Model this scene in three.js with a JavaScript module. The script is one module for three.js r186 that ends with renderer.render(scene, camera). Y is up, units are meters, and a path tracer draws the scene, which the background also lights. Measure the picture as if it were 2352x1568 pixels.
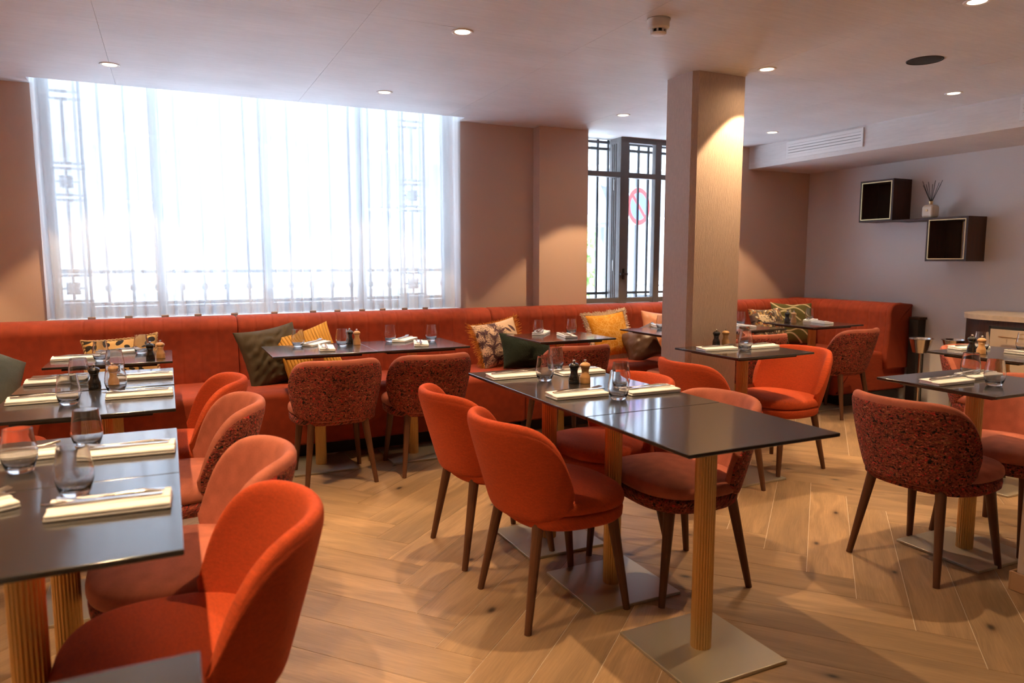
import * as THREE from 'three';
import { RoundedBoxGeometry } from 'three/addons/geometries/RoundedBoxGeometry.js';
import { mergeGeometries, mergeVertices } from 'three/addons/utils/BufferGeometryUtils.js';

// ---------------------------------------------------------------- camera, sky, sun, exposure
const scene = new THREE.Scene();
const renderer = new THREE.WebGLRenderer({ antialias: true });
renderer.toneMapping = THREE.LinearToneMapping;
renderer.toneMappingExposure = 1.05;
renderer.shadowMap.enabled = true;
const camera = new THREE.PerspectiveCamera(2 * Math.atan(784 / 1640) * 180 / Math.PI, 2352 / 1568, 0.05, 120);
camera.rotation.order = 'YXZ';
camera.position.set(0, 1.265, 0);
camera.rotation.set(-6.47 * Math.PI / 180, -25.64 * Math.PI / 180, 0);
camera.focus = 3.6;
camera.userData.fStop = 2.8;
scene.background = new THREE.Color().setRGB(5.2, 6.8, 9.2);
const sun = new THREE.DirectionalLight(new THREE.Color().setRGB(0.84, 0.95, 1.08), 58);
sun.position.set(-8, 22, -7);
sun.target.position.set(2, 0, -10);
sun.castShadow = true;
sun.shadow.camera.left = -25; sun.shadow.camera.right = 25; sun.shadow.camera.top = 25; sun.shadow.camera.bottom = -25; sun.shadow.camera.far = 80;
scene.add(sun, sun.target);
const LAMP_CD = 9.2, SPILL_CD = 0.65, LAMP_COLOR = [1, 0.66, 0.345];

// ---------------------------------------------------------------- helpers
const V = (x, y, z) => new THREE.Vector3(x, y, z);
let seed = 7;
const rnd = () => { seed = (seed * 1664525 + 1013904223) >>> 0; return seed / 4294967296; };
const rr = (a, b) => a + (b - a) * rnd();
const lin = (r, g, b) => new THREE.Color().setRGB(r, g, b);
const taken = {};
function numbered(n) { const k = (taken[n] = (taken[n] ?? -1) + 1); return k ? n + '_' + String(k).padStart(3, '0') : n; }
function thing(name, label, category, pos = [0, 0, 0], turn = 0, group) {
  const o = new THREE.Group(); o.name = numbered(name); o.position.set(...pos); o.rotation.y = turn;
  o.userData = { label, category }; if (group) o.userData.group = group;
  scene.add(o); return o;
}
function part(name, geo, mat, parent, label) {
  const m = new THREE.Mesh(geo, mat); m.name = name; parent.add(m); if (label) m.userData.label = label; return m;
}
function single(name, geo, mat, label, category, pos = [0, 0, 0], turn = 0, group) {
  const m = new THREE.Mesh(geo, mat); m.name = numbered(name); m.position.set(...pos); m.rotation.y = turn;
  m.userData = { label, category }; if (group) m.userData.group = group; scene.add(m); return m;
}
function struct(name, geo, mat, label, category) {
  const m = geo ? new THREE.Mesh(geo, mat) : new THREE.Group(); m.name = name;
  m.userData = { kind: 'structure', label, category }; scene.add(m); return m;
}
function dup(root, pos, turn, label) {
  const r = root.clone(); r.name = numbered(root.name.replace(/_\d{3}$/, '')); r.position.set(...pos); r.rotation.y = turn;
  r.userData = { ...root.userData, label }; scene.add(r); return r;
}
function merge(list) {
  return mergeGeometries(list.map((g) => {
    const n = g.index ? g.toNonIndexed() : g;
    for (const k of Object.keys(n.attributes)) if (!['position', 'normal', 'uv'].includes(k)) n.deleteAttribute(k);
    return n;
  }));
}
// box given by its limits, uv in metres on each face
function box(x0, x1, y0, y1, z0, z1) {
  const g = new THREE.BoxGeometry(x1 - x0, y1 - y0, z1 - z0); g.translate((x0 + x1) / 2, (y0 + y1) / 2, (z0 + z1) / 2); return metricUV(g);
}
function metricUV(g) {
  const p = g.attributes.position, n = g.attributes.normal, uv = new Float32Array(p.count * 2);
  for (let i = 0; i < p.count; i++) {
    const ax = Math.abs(n.getX(i)), ay = Math.abs(n.getY(i)), az = Math.abs(n.getZ(i));
    const [u, v] = ay > ax && ay > az ? [p.getX(i), p.getZ(i)] : ax > az ? [p.getZ(i), p.getY(i)] : [p.getX(i), p.getY(i)];
    uv[2 * i] = u; uv[2 * i + 1] = v;
  }
  g.setAttribute('uv', new THREE.BufferAttribute(uv, 2)); return g;
}
function rbox(x0, x1, y0, y1, z0, z1, r = 0.004, s = 2) {
  const g = new RoundedBoxGeometry(x1 - x0, y1 - y0, z1 - z0, s, r); g.translate((x0 + x1) / 2, (y0 + y1) / 2, (z0 + z1) / 2); return metricUV(g.index ? g.toNonIndexed() : g);
}
function lathe(pts, seg = 32) { return new THREE.LatheGeometry(pts.map(([r, y]) => new THREE.Vector2(r, y)), seg); }
function tube(pts, r, seg = 6, rad = 6) { return new THREE.TubeGeometry(new THREE.CatmullRomCurve3(pts.map((p) => V(...p))), seg, r, rad); }
function bar(a, b, r0, r1 = r0, seg = 12) { // tapered round bar from a to b
  const A = V(...a), B = V(...b), d = B.clone().sub(A), g = new THREE.CylinderGeometry(r1, r0, d.length(), seg);
  g.applyQuaternion(new THREE.Quaternion().setFromUnitVectors(V(0, 1, 0), d.clone().normalize())); const c = A.add(B).multiplyScalar(0.5); g.translate(c.x, c.y, c.z); return g;
}
// a padded sheet: centre surface fn(u, v) for u, v in -1..1, half thickness t(u, v) that closes at the rim; one welded surface
function pad(fn, nu, nv, t, uvf) {
  const S = (i, n) => Math.sin((i / n - 0.5) * Math.PI), P = [], UV = [], I = [], e = 1e-3, front = [], back = [];
  for (let j = 0; j <= nv; j++) for (let i = 0; i <= nu; i++) {
    const u = S(i, nu), v = S(j, nv), c = fn(u, v);
    const du = fn(Math.min(1, u + e), v).sub(fn(Math.max(-1, u - e), v)), dv = fn(u, Math.min(1, v + e)).sub(fn(u, Math.max(-1, v - e)));
    const n = du.cross(dv).normalize(), [tf, tb] = [].concat(t(u, v)), rim = i === 0 || j === 0 || i === nu || j === nv, k = j * (nu + 1) + i;
    const uv = uvf ? uvf(u, v, c) : [u * 0.5 + 0.5, v * 0.5 + 0.5];
    front[k] = P.length / 3; const f = c.clone().addScaledVector(n, rim ? 0 : tf); P.push(f.x, f.y, f.z); UV.push(...uv);
    if (rim) back[k] = front[k]; else { back[k] = P.length / 3; const b = c.clone().addScaledVector(n, -(tb ?? tf)); P.push(b.x, b.y, b.z); UV.push(...uv); }
  }
  for (let j = 0; j < nv; j++) for (let i = 0; i < nu; i++) {
    const a = j * (nu + 1) + i, b = a + 1, c = a + nu + 1, d = c + 1;
    I.push(front[a], front[b], front[d], front[a], front[d], front[c], back[a], back[d], back[b], back[a], back[c], back[d]);
  }
  const g = new THREE.BufferGeometry(); g.setAttribute('position', new THREE.Float32BufferAttribute(P, 3)); g.setAttribute('uv', new THREE.Float32BufferAttribute(UV, 2)); g.setIndex(I); g.computeVertexNormals(); return g;
}
// closed profile [[d, y], ...] carried along a length with vertical channels on the part that lean(d, y) selects
function upholstered(len, profile, channel, depth, round = 0.03, step = 0.012) {
  const n = profile.length, xs = [], P = [], UV = [], I = [];
  for (const t of [0, 0.15, 0.35, 0.6, 0.85, 1]) xs.push(round * (1 - Math.cos(t * Math.PI / 2)) * 1.0);
  const m = Math.max(2, Math.round((len - 2 * round) / step)); for (let i = 1; i < m; i++) xs.push(round + (len - 2 * round) * i / m);
  for (const t of [1, 0.85, 0.6, 0.35, 0.15, 0]) xs.push(len - round * (1 - Math.cos(t * Math.PI / 2)));
  const cd = profile.reduce((s, p) => s + p[0], 0) / n, cy = profile.reduce((s, p) => s + p[1], 0) / n;
  for (const x of xs) {
    const e = Math.min(x, len - x), k = e >= round ? 0 : round * (1 - Math.sqrt(1 - ((round - e) / round) ** 2));
    const c = channel ? Math.abs(((x / channel) % 1) - 0.5) * 2 : 0, dent = channel ? depth * Math.pow(c, 9) : 0;
    let s = 0;
    profile.forEach(([d, y, nx, ny, w], i) => {
      const q = profile[(i + n - 1) % n]; if (i) s += Math.hypot(d - q[0], y - q[1]);
      const off = k * 0.9 + dent * w; P.push(x, y - ny * off, d - nx * off); UV.push(x, s);
    });
  }
  const R = xs.length;
  for (let j = 0; j < R - 1; j++) for (let i = 0; i < n; i++) { const a = j * n + i, b = j * n + (i + 1) % n, c = a + n, d = b + n; I.push(a, c, b, b, c, d); }
  for (const [row, flip] of [[0, 1], [R - 1, 0]]) { const k = P.length / 3; P.push(xs[row], cy, cd); UV.push(0, 0); for (let i = 0; i < n; i++) { const a = row * n + i, b = row * n + (i + 1) % n; flip ? I.push(k, a, b) : I.push(k, b, a); } }
  const g = new THREE.BufferGeometry(); g.setAttribute('position', new THREE.Float32BufferAttribute(P, 3)); g.setAttribute('uv', new THREE.Float32BufferAttribute(UV, 2)); g.setIndex(I); g.computeVertexNormals(); return g;
}
function withNormals(pts) { // outward normals for a closed profile, w = 1 where channels show
  const n = pts.length; let area = 0; pts.forEach((p, i) => { const q = pts[(i + 1) % n]; area += p[0] * q[1] - q[0] * p[1]; });
  const s = area > 0 ? 1 : -1;
  return pts.map((p, i) => { const a = pts[(i + n - 1) % n], b = pts[(i + 1) % n], dx = b[0] - a[0], dy = b[1] - a[1], l = Math.hypot(dx, dy) || 1; return [p[0], p[1], s * dy / l, -s * dx / l, p[2] ?? 1]; });
}
const arc = (cd, cy, r, a0, a1, n, w) => Array.from({ length: n + 1 }, (_, i) => { const a = a0 + (a1 - a0) * i / n; return [cd + r * Math.cos(a), cy + r * Math.sin(a), w]; });

// ---------------------------------------------------------------- textures
const hash = (x, y, s) => { let h = (x * 374761393 + y * 668265263 + s * 2147483647) | 0; h = Math.imul(h ^ (h >>> 13), 1274126177); return ((h ^ (h >>> 16)) >>> 0) / 4294967296; };
function vnoise(x, y, px, py, s) { // periodic value noise
  const xi = Math.floor(x), yi = Math.floor(y), fx = x - xi, fy = y - yi, u = fx * fx * (3 - 2 * fx), v = fy * fy * (3 - 2 * fy), m = (a, p) => ((a % p) + p) % p;
  const h = (a, b) => hash(m(a, px), m(b, py), s);
  return (h(xi, yi) * (1 - u) + h(xi + 1, yi) * u) * (1 - v) + (h(xi, yi + 1) * (1 - u) + h(xi + 1, yi + 1) * u) * v;
}
function tex(w, h, fn, srgb = true, rep) {
  const d = new Uint8Array(w * h * 4);
  for (let y = 0; y < h; y++) for (let x = 0; x < w; x++) { const c = fn(x, y), k = (y * w + x) * 4; for (let i = 0; i < 3; i++) d[k + i] = Math.max(0, Math.min(255, Array.isArray(c) ? c[i] : c)); d[k + 3] = 255; }
  const t = new THREE.DataTexture(d, w, h); t.magFilter = THREE.LinearFilter; t.minFilter = THREE.LinearMipmapLinearFilter; t.generateMipmaps = true;
  t.wrapS = t.wrapT = THREE.RepeatWrapping; if (srgb) t.colorSpace = THREE.SRGBColorSpace; if (rep) t.repeat.set(...rep); t.needsUpdate = true; return t;
}
const std = (o) => new THREE.MeshStandardMaterial(o), phys = (o) => new THREE.MeshPhysicalMaterial(o);
const T = {};
T.oak = tex(1024, 1024, (x, y) => {
  const b = Math.floor(y / 170.67), fy = (y % 170.67) / 170.67, U = x / 1024;
  const warp = vnoise(U * 4, y / 60, 4, 18, 3) * 3 + vnoise(U * 9, y / 24, 9, 43, 5);
  const grain = vnoise(U * 14, y / 2.2 + warp * 4, 14, 9999, 11), fine = vnoise(U * 50, y / 1.1, 50, 9999, 12), broad = vnoise(U * 3, y / 34 + warp, 3, 9999, 13);
  let v = 0.80 + 0.13 * (broad - 0.5) * 2 * 0.6 + 0.09 * (grain - 0.5) + 0.05 * (fine - 0.5), dark = 0;
  for (let k = 0; k < 3; k++) { const kx = hash(b, k, 31), ky = 0.15 + 0.7 * hash(b, k, 37), s = 0.5 + hash(b, k, 41), dx = (U - kx) / (0.018 * s), dy = (fy - ky) / (0.06 * s), r = dx * dx + dy * dy; if (hash(b, k, 43) > 0.72) dark = Math.max(dark, Math.exp(-r) * 0.55 + Math.exp(-r * 0.16) * 0.18); }
  v *= (1 - dark) * (0.95 + 0.1 * hash(b, 1, 77)); return [236 * v, 203 * v * (1 - dark * 0.08), 166 * v * (1 - dark * 0.12)];
});
T.oakBump = tex(512, 512, (x, y) => 128 + 70 * (vnoise(x / 36, y / 1.3, 14, 9999, 12) - 0.5), false);
T.tweed = tex(512, 512, (x, y) => {
  const wx = x + 9 * (vnoise(x / 14, y / 9, 36, 56, 31) - 0.5), wy = y + 9 * (vnoise(x / 16, y / 12, 32, 42, 32) - 0.5), n = (a, b, k) => vnoise(wx / a, wy / b, Math.floor(512 / a), Math.floor(512 / b), k);
  let c = [116, 52, 42]; const mix = (d, t) => { t = Math.max(0, Math.min(1, t)); c = c.map((v, i) => v + (d[i] - v) * t); };
  mix([144, 70, 54], (n(9, 5, 41) - 0.45) * 1.6); mix([84, 34, 30], (n(11, 6, 42) - 0.5) * 2); mix([138, 84, 54], (n(13, 5, 43) - 0.68) * 4); mix([176, 44, 42], (n(10, 6, 44) - 0.76) * 6); mix([26, 14, 15], (n(9, 7, 45) - 0.72) * 6); mix([176, 104, 82], (n(12, 5, 46) - 0.8) * 6);
  const f = 0.96 + 0.40 * vnoise(x / 2, y / 1.5, 256, 341, 47); return c.map((v) => v * f);
}, true, [2.4, 2.4]);
T.tweedBump = tex(512, 512, (x, y) => 255 * (0.5 * vnoise(x / 8, y / 6, 64, 85, 21) + 0.5 * vnoise(x / 4, y / 3, 128, 170, 22)), false, [2.6, 2.6]);
T.weave = tex(256, 256, (x, y) => 128 + 50 * (Math.sin(x * Math.PI / 4) * Math.sin(y * Math.PI / 4)) + 40 * (vnoise(x / 2, y / 2, 128, 128, 4) - 0.5), false, [14, 14]);
T.wool = tex(256, 256, (x, y) => { const v = 225 + 40 * (vnoise(x / 2, y / 2, 128, 128, 9) - 0.5) + 22 * (vnoise(x / 16, y / 5, 16, 51, 10) - 0.5); return [v, v, v]; }, true, [6, 6]);
T.velvet = tex(256, 256, (x, y) => { const v = 226 + 26 * (vnoise(x / 24, y / 24, 11, 11, 15) - 0.5) + 14 * (vnoise(x / 2, y / 2, 128, 128, 16) - 0.5); return [v, v, v]; }, true, [3, 3]);
T.linen = tex(512, 512, (x, y) => { const v = 242 + 20 * (vnoise(x / 2, y / 22, 256, 23, 17) - 0.5) + 14 * (vnoise(x / 1.5, y / 1.5, 341, 341, 18) - 0.5); return [v, v, v]; }, true, [2.2, 2.2]);
T.linenBump = tex(512, 512, (x, y) => 255 * (0.6 * vnoise(x / 2, y / 26, 256, 20, 17) + 0.4 * vnoise(x / 2, y / 2, 256, 256, 19)), false, [2.2, 2.2]);
T.ceil = tex(512, 512, (x, y) => { const v = 242 + 7 * (vnoise(x / 40, y / 3, 13, 171, 27) - 0.5) + 7 * (vnoise(x / 12, y / 1.5, 43, 341, 28) - 0.5) + 12 * (vnoise(x / 90, y / 70, 6, 7, 29) - 0.5); return [v, v, v]; }, true, [0.7, 0.7]);
T.walnut = tex(512, 512, (x, y) => { const g = vnoise(x / 3 + 3 * vnoise(x / 40, y / 90, 13, 6, 51), y / 70, 171, 7, 52), v = 0.7 + 0.5 * g; return [96 * v, 62 * v, 42 * v]; }, true, [3, 1]);
T.marble = tex(256, 256, (x, y) => { const a = vnoise(x / 40, y / 20, 6, 13, 61), b = vnoise(x / 9, y / 7, 28, 37, 62), v = 218 + 26 * (a - 0.5) + 14 * (b - 0.5); return [v, v * 0.94, v * 0.86]; }, true, [2, 2]);
T.fur = tex(256, 256, (x, y) => 255 * vnoise(x / 2 + 4 * vnoise(x / 20, y / 20, 13, 13, 71), y / 7, 128, 37, 72), false, [2, 2]);
T.cord = tex(256, 64, (x) => 255 * Math.pow(Math.abs(Math.sin(x * Math.PI / 256 * 18)), 0.6), false);
T.scuff = tex(256, 256, (x, y) => 128 + 60 * (vnoise(x / 30, y / 30, 9, 9, 81) - 0.5) + 40 * (vnoise(x / 3, y / 3, 86, 86, 82) - 0.5), false, [2, 2]);
function canvasTex(w, h, draw) { const c = document.createElement('canvas'); c.width = w; c.height = h; draw(c.getContext('2d'), w, h); const t = new THREE.CanvasTexture(c); t.colorSpace = THREE.SRGBColorSpace; t.magFilter = THREE.LinearFilter; return t; }
T.floral = canvasTex(512, 512, (g) => {
  g.fillStyle = '#e3c3a4'; g.fillRect(0, 0, 512, 512); g.strokeStyle = '#4a3038'; g.fillStyle = '#5a3c44';
  const leaf = (x, y, a, l, f) => { g.save(); g.translate(x, y); g.rotate(a); g.beginPath(); g.moveTo(0, 0); g.quadraticCurveTo(l * 0.5, -l * 0.28, l, 0); g.quadraticCurveTo(l * 0.5, l * 0.28, 0, 0); f ? g.fill() : g.stroke(); g.restore(); };
  const flower = (x, y, R) => { g.lineWidth = 2.5; for (let ring = 3; ring > 0; ring--) for (let k = 0; k < 6 + ring * 3; k++) leaf(x, y, k * 2 * Math.PI / (6 + ring * 3) + ring, R * ring / 3, (k + ring) % 5 === 0); };
  for (let k = 0; k < 60; k++) { g.lineWidth = 2 + rnd() * 2; const y = rnd() * 512, x = rnd() * Math.max(60, 330 - Math.abs(y - 300) * 0.3); leaf(x, y, rnd() * 6.28, 40 + rnd() * 50, rnd() > 0.55); }
  flower(120, 300, 90); flower(230, 300, 60); flower(330, 420, 80); flower(210, 30, 60); flower(20, 230, 60); flower(20, 400, 70); flower(250, 480, 60); flower(160, 200, 60); flower(260, 130, 84); flower(150, 440, 74); flower(70, 120, 70); leaf(330, 90, 0.8, 110, true); leaf(390, 70, 0.9, 130, true); leaf(400, 230, 0.2, 50, true);
});
T.pheasant = canvasTex(512, 512, (g) => {
  g.fillStyle = '#6b5a4c'; g.fillRect(0, 0, 512, 512); const cols = ['#d9c39a', '#8a7a6e', '#3b3026', '#b08a4a', '#e8dcc0', '#5c5148', '#a3572c', '#7c7468', '#2c241e', '#c9a86a'];
  for (let k = 0; k < 420; k++) { g.fillStyle = cols[Math.floor(rnd() * cols.length)]; g.save(); g.translate(rnd() * 512, rnd() * 512); g.rotate(rnd() * 6.28); g.beginPath(); g.ellipse(0, 0, 8 + rnd() * 30, 4 + rnd() * 12, 0, 0, 6.29); g.fill(); g.restore(); }
  g.fillStyle = '#ead9b4'; g.beginPath(); g.ellipse(150, 150, 90, 60, 0.5, 0, 6.29); g.fill(); g.fillStyle = '#3b3026'; for (let k = 0; k < 30; k++) { g.beginPath(); g.ellipse(90 + rnd() * 130, 110 + rnd() * 90, 9, 4, rnd() * 6, 0, 6.29); g.fill(); }
});
T.vine = canvasTex(256, 256, (g) => { g.fillStyle = '#5f5a26'; g.fillRect(0, 0, 256, 256); g.strokeStyle = '#d8c79c'; g.lineWidth = 9; for (let k = -2; k < 8; k++) { g.beginPath(); for (let x = 0; x <= 256; x += 8) { const y = k * 46 + 20 * Math.sin(x / 30 + k * 2) + x * 0.35; x ? g.lineTo(x, y) : g.moveTo(x, y); } g.stroke(); } });
T.leopard = canvasTex(256, 256, (g) => { g.fillStyle = '#d2a866'; g.fillRect(0, 0, 256, 256); g.fillStyle = '#191310'; for (let k = 0; k < 60; k++) { g.beginPath(); g.ellipse(rnd() * 256, rnd() * 256, 6 + rnd() * 16, 4 + rnd() * 9, rnd() * 6, 0, 6.29); g.fill(); } });
T.damask = canvasTex(512, 512, (g) => { g.fillStyle = '#e39a1f'; g.fillRect(0, 0, 512, 512); g.strokeStyle = '#f5c163'; g.lineWidth = 4; for (let k = 0; k < 90; k++) { const x = rnd() * 512, y = rnd() * 512, r = 14 + rnd() * 50; g.beginPath(); g.arc(x, y, r, rnd() * 6, rnd() * 6 + 2); g.stroke(); } for (let k = 0; k < 30; k++) { g.beginPath(); g.moveTo(rnd() * 512, rnd() * 512); g.quadraticCurveTo(rnd() * 512, rnd() * 512, rnd() * 512, rnd() * 512); g.stroke(); } });
T.noparking = canvasTex(512, 512, (g) => { g.fillStyle = '#e9e9ec'; g.fillRect(0, 0, 512, 512); g.fillStyle = '#ee443c'; g.beginPath(); g.arc(256, 256, 246, 0, 6.29); g.fill(); g.fillStyle = '#7fa2e4'; g.beginPath(); g.arc(256, 256, 182, 0, 6.29); g.fill(); g.strokeStyle = '#ee443c'; g.lineWidth = 52; g.beginPath(); g.moveTo(402, 110); g.lineTo(110, 402); g.stroke(); });  // red and blue lightened, daylight overexposure is put into the colours

// ---------------------------------------------------------------- materials
const M = {
  wall: std({ color: lin(0.60, 0.43, 0.345), roughness: 0.7, bumpMap: T.linenBump, bumpScale: 0.0003 }),
  wallpaper: std({ color: lin(0.62, 0.485, 0.41), roughness: 0.62, map: T.linen, bumpMap: T.linenBump, bumpScale: 0.0016 }),
  taupe: std({ color: lin(0.68, 0.64, 0.625), roughness: 0.32 }),
  soffit: std({ color: lin(0.78, 0.74, 0.72), roughness: 0.7, map: T.ceil }),
  ceiling: std({ color: lin(0.78, 0.79, 0.80), roughness: 0.6, map: T.ceil, bumpMap: T.ceil, bumpScale: 0.0005 }),
  oak: [1, 0.96, 1.03, 0.93].map((k) => std({ color: lin(0.68 * k, 0.605 * k, 0.515 * k), roughness: 0.42, map: T.oak, bumpMap: T.oakBump, bumpScale: 0.0005 })),
  joint: std({ color: lin(0.80, 0.72, 0.62), roughness: 0.8 }),
  top: phys({ color: lin(0.028, 0.024, 0.022), roughness: 0.3, specularIntensity: 0.3, clearcoat: 1, clearcoatRoughness: 0.10 }),
  underframe: std({ color: lin(0.012, 0.011, 0.011), roughness: 0.5 }),
  brass: std({ color: lin(0.62, 0.40, 0.17), metalness: 1, roughness: 0.36 }),
  plate: std({ color: lin(0.50, 0.46, 0.37), metalness: 0.75, roughness: 0.42, bumpMap: T.scuff, bumpScale: 0.0003 }),
  leg: std({ color: lin(1.0, 0.88, 0.76), roughness: 0.5, map: T.walnut }),
  orange: phys({ color: lin(0.63, 0.074, 0.010), roughness: 0.9, map: T.wool, bumpMap: T.weave, bumpScale: 0.0012, sheen: 0.25, sheenColor: lin(0.8, 0.22, 0.06), sheenRoughness: 0.6 }),
  coral: phys({ color: lin(0.54, 0.15, 0.092), roughness: 0.85, map: T.velvet, sheen: 0.5, sheenColor: lin(0.9, 0.45, 0.35), sheenRoughness: 0.4 }),
  tweed: phys({ color: lin(1, 1, 1), roughness: 0.95, map: T.tweed, bumpMap: T.tweedBump, bumpScale: 0.0035 }),
  rust: phys({ color: lin(0.40, 0.049, 0.011), roughness: 0.85, map: T.velvet, sheen: 0.16, sheenColor: lin(0.85, 0.42, 0.34), sheenRoughness: 0.45 }),
  plinth: std({ color: lin(0.015, 0.012, 0.012), roughness: 0.6 }),
  glass: phys({ color: lin(1, 1, 1), roughness: 0, transmission: 1, thickness: 0.002, ior: 1.5 }),
  pane: phys({ color: lin(1, 1, 1), roughness: 0, transmission: 1, thickness: 0, ior: 1.45 }),
  sheer: phys({ color: lin(0.88, 0.92, 0.95), roughness: 1, transmission: 0.43, thickness: 0, side: THREE.DoubleSide, transparent: true, opacity: 0.72, specularIntensity: 0 }),
  napkin: std({ color: lin(0.92, 0.92, 0.93), roughness: 0.9 }),
  steel: std({ color: lin(0.75, 0.73, 0.70), metalness: 1, roughness: 0.16 }),
  blackmill: phys({ color: lin(0.008, 0.008, 0.009), roughness: 0.25, clearcoat: 0.6, clearcoatRoughness: 0.1 }),
  beech: std({ color: lin(0.60, 0.33, 0.14), roughness: 0.35 }),
  iron: std({ color: lin(0.05, 0.055, 0.06), roughness: 0.6 }),
  frame: std({ color: lin(0.14, 0.13, 0.128), roughness: 0.45 }),  // dark metal with window flare put into its grey
  white: std({ color: lin(0.78, 0.76, 0.74), roughness: 0.5 }),
  dark: std({ color: lin(0.02, 0.02, 0.02), roughness: 0.7 }),
  walnut: std({ color: lin(0.42, 0.33, 0.32), roughness: 0.5, map: T.walnut }),
  gold: std({ color: lin(0.72, 0.52, 0.26), metalness: 1, roughness: 0.3 }),
  cream: std({ color: lin(0.60, 0.48, 0.33), roughness: 0.55 }),
  marble: std({ color: lin(0.85, 0.80, 0.74), roughness: 0.3, map: T.marble }),
  ceramic: std({ color: lin(0.80, 0.72, 0.58), roughness: 0.35 }),
  mirror: std({ color: lin(0.55, 0.52, 0.50), metalness: 1, roughness: 0.04 }),
  stone: std({ color: lin(0.25, 0.25, 0.25), roughness: 0.9 }),
  slate: std({ color: lin(0.30, 0.32, 0.35), roughness: 0.7 }),
  asphalt: std({ color: lin(0.60, 0.61, 0.63), roughness: 0.9 }),
  leaf: phys({ color: lin(0.22, 0.42, 0.10), roughness: 0.9, transmission: 0.4, thickness: 0, side: THREE.DoubleSide }),
  glow: std({ color: lin(0.9, 0.9, 0.85), emissive: lin(1, 0.80, 0.55), emissiveIntensity: 6, roughness: 0.5 }),
};
// ---------------------------------------------------------------- the room
const HC = 2.37, WZ = -5.48, XR = 6.06, XL = -2.2, ZB = 1.3;
// floor: oak herringbone, each plank a piece of its own
{
  const floor = struct('floor', null, null, 'oak herringbone floor with pale joints', 'floor');
  part('subfloor', box(XL - 0.2, XR + 0.2, -0.06, -0.0014, WZ - 0.4, ZB + 0.2), M.joint, floor);
  const L = 1.11, W = 0.178, th = 41 * Math.PI / 180, ea = [Math.cos(th), -Math.sin(th)], eb = [-Math.sin(th), -Math.cos(th)];
  const gap = 0.0009, c = 0.0005;
  const geos = Array.from({ length: 6 }, (_, k) => {
    const l = L / 2 - gap, w = W / 2 - gap, y0 = -0.0014, g = new THREE.BufferGeometry(), P = [], N = [], U = [], I = [];
    const ring = (dx, y) => [[-l + dx, -w + dx], [l - dx, -w + dx], [l - dx, w - dx], [-l + dx, w - dx]].map(([x, z]) => [x, y, z]);
    const quad = (q) => { const b = P.length / 3, n = V(...q[1]).sub(V(...q[0])).cross(V(...q[2]).sub(V(...q[0]))).normalize(); q.forEach((p) => { P.push(...p); N.push(n.x, n.y, n.z); U.push(p[0] / L + 0.5, (k + 0.5 + p[2] / W * 0.96) / 6); }); I.push(b, b + 1, b + 2, b, b + 2, b + 3); };
    const t = ring(c, 0), m = ring(0, -c), o = ring(0, y0); quad([t[3], t[2], t[1], t[0]]);
    for (let i = 0; i < 4; i++) { const j = (i + 1) % 4; quad([t[i], t[j], m[j], m[i]]); quad([m[i], m[j], o[j], o[i]]); }
    g.setAttribute('position', new THREE.Float32BufferAttribute(P, 3)); g.setAttribute('normal', new THREE.Float32BufferAttribute(N, 3)); g.setAttribute('uv', new THREE.Float32BufferAttribute(U, 2)); g.setIndex(I); return g;
  });
  const O = [2.28 + W * ea[0], -1.75 + W * ea[1]]; let count = 0;
  for (let j = -4; j <= 4; j++) for (let n = -50; n <= 50; n++) for (const kind of [0, 1]) {
    const a0 = n * W + j * L, b0 = n * W - j * L;
    const [ca, cb] = kind ? [a0 + L + W / 2, b0 + W - L / 2] : [a0 + L / 2, b0 + W / 2];
    const x = O[0] + ca * ea[0] + cb * eb[0], z = O[1] + ca * ea[1] + cb * eb[1];
    if (x < -1.9 || x > 5.75 || z < -5.05 || z > 0.1 || (x > 3.6 && z > -1.0)) continue;
    const p = part('plank', geos[(n * 7 + j * 3 + kind * 2 + 600) % 6], M.oak[(n * 3 + j * 5 + kind + 400) % 4], floor);
    p.position.set(x, 0, z); p.rotation.y = kind ? th + Math.PI / 2 : th + (((n + j) & 1) ? Math.PI : 0); count++;
  }
  console.log('planks', count);
}
// ceiling: papered panels with hairline seams, slot for the curtain
{
  const c = struct('ceiling', null, null, 'papered beige ceiling with hairline seams', 'ceiling');
  part('slab', merge([box(XL - 0.2, XR + 0.2, HC + 0.012, HC + 0.2, -5.31, ZB + 0.2), box(XL - 0.2, -0.72, HC + 0.012, HC + 0.2, WZ - 0.34, -5.31), box(2.145, XR + 0.2, HC + 0.012, HC + 0.2, WZ - 0.34, -5.31), box(-0.72, 2.145, 2.62, 2.7, WZ - 0.34, -5.31), box(-0.72, 2.145, HC + 0.2, 2.62, -5.31, -5.29)]), M.white, c);
  const xs = [XL, -1.36, -0.24, 0.88, 2.0, 3.12, 4.24, XR], g = 0.0007;
  for (let i = 0; i < xs.length - 1; i++) for (const [z0, z1] of [[-5.31, -3.32], [-3.32, -1.1], [-1.1, ZB]]) part('ceiling_panel', box(xs[i] + g, xs[i + 1] - g, HC, HC + 0.012, z0 + g, z1 - g), M.ceiling, c);
  part('ceiling_panel', box(XL, -0.72, HC, HC + 0.012, WZ, -5.31), M.ceiling, c); part('ceiling_panel', box(2.145, XR, HC, HC + 0.012, WZ, -5.31), M.ceiling, c);
}
const wf = struct('wall_front', null, null, 'brown papered wall with the windows', 'wall');
part('pier', merge([box(XL, -0.72, 0, HC, WZ - 0.3, WZ)]), M.wall, wf);
part('pier', box(2.145, 3.30, 0, HC, WZ - 0.3, WZ), M.wall, wf);
part('pilaster', box(2.83, 3.30, 0, HC, WZ, -5.365), M.wall, wf);
part('pier', box(5.06, XR, 0, HC, WZ - 0.3, WZ), M.wall, wf);
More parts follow.
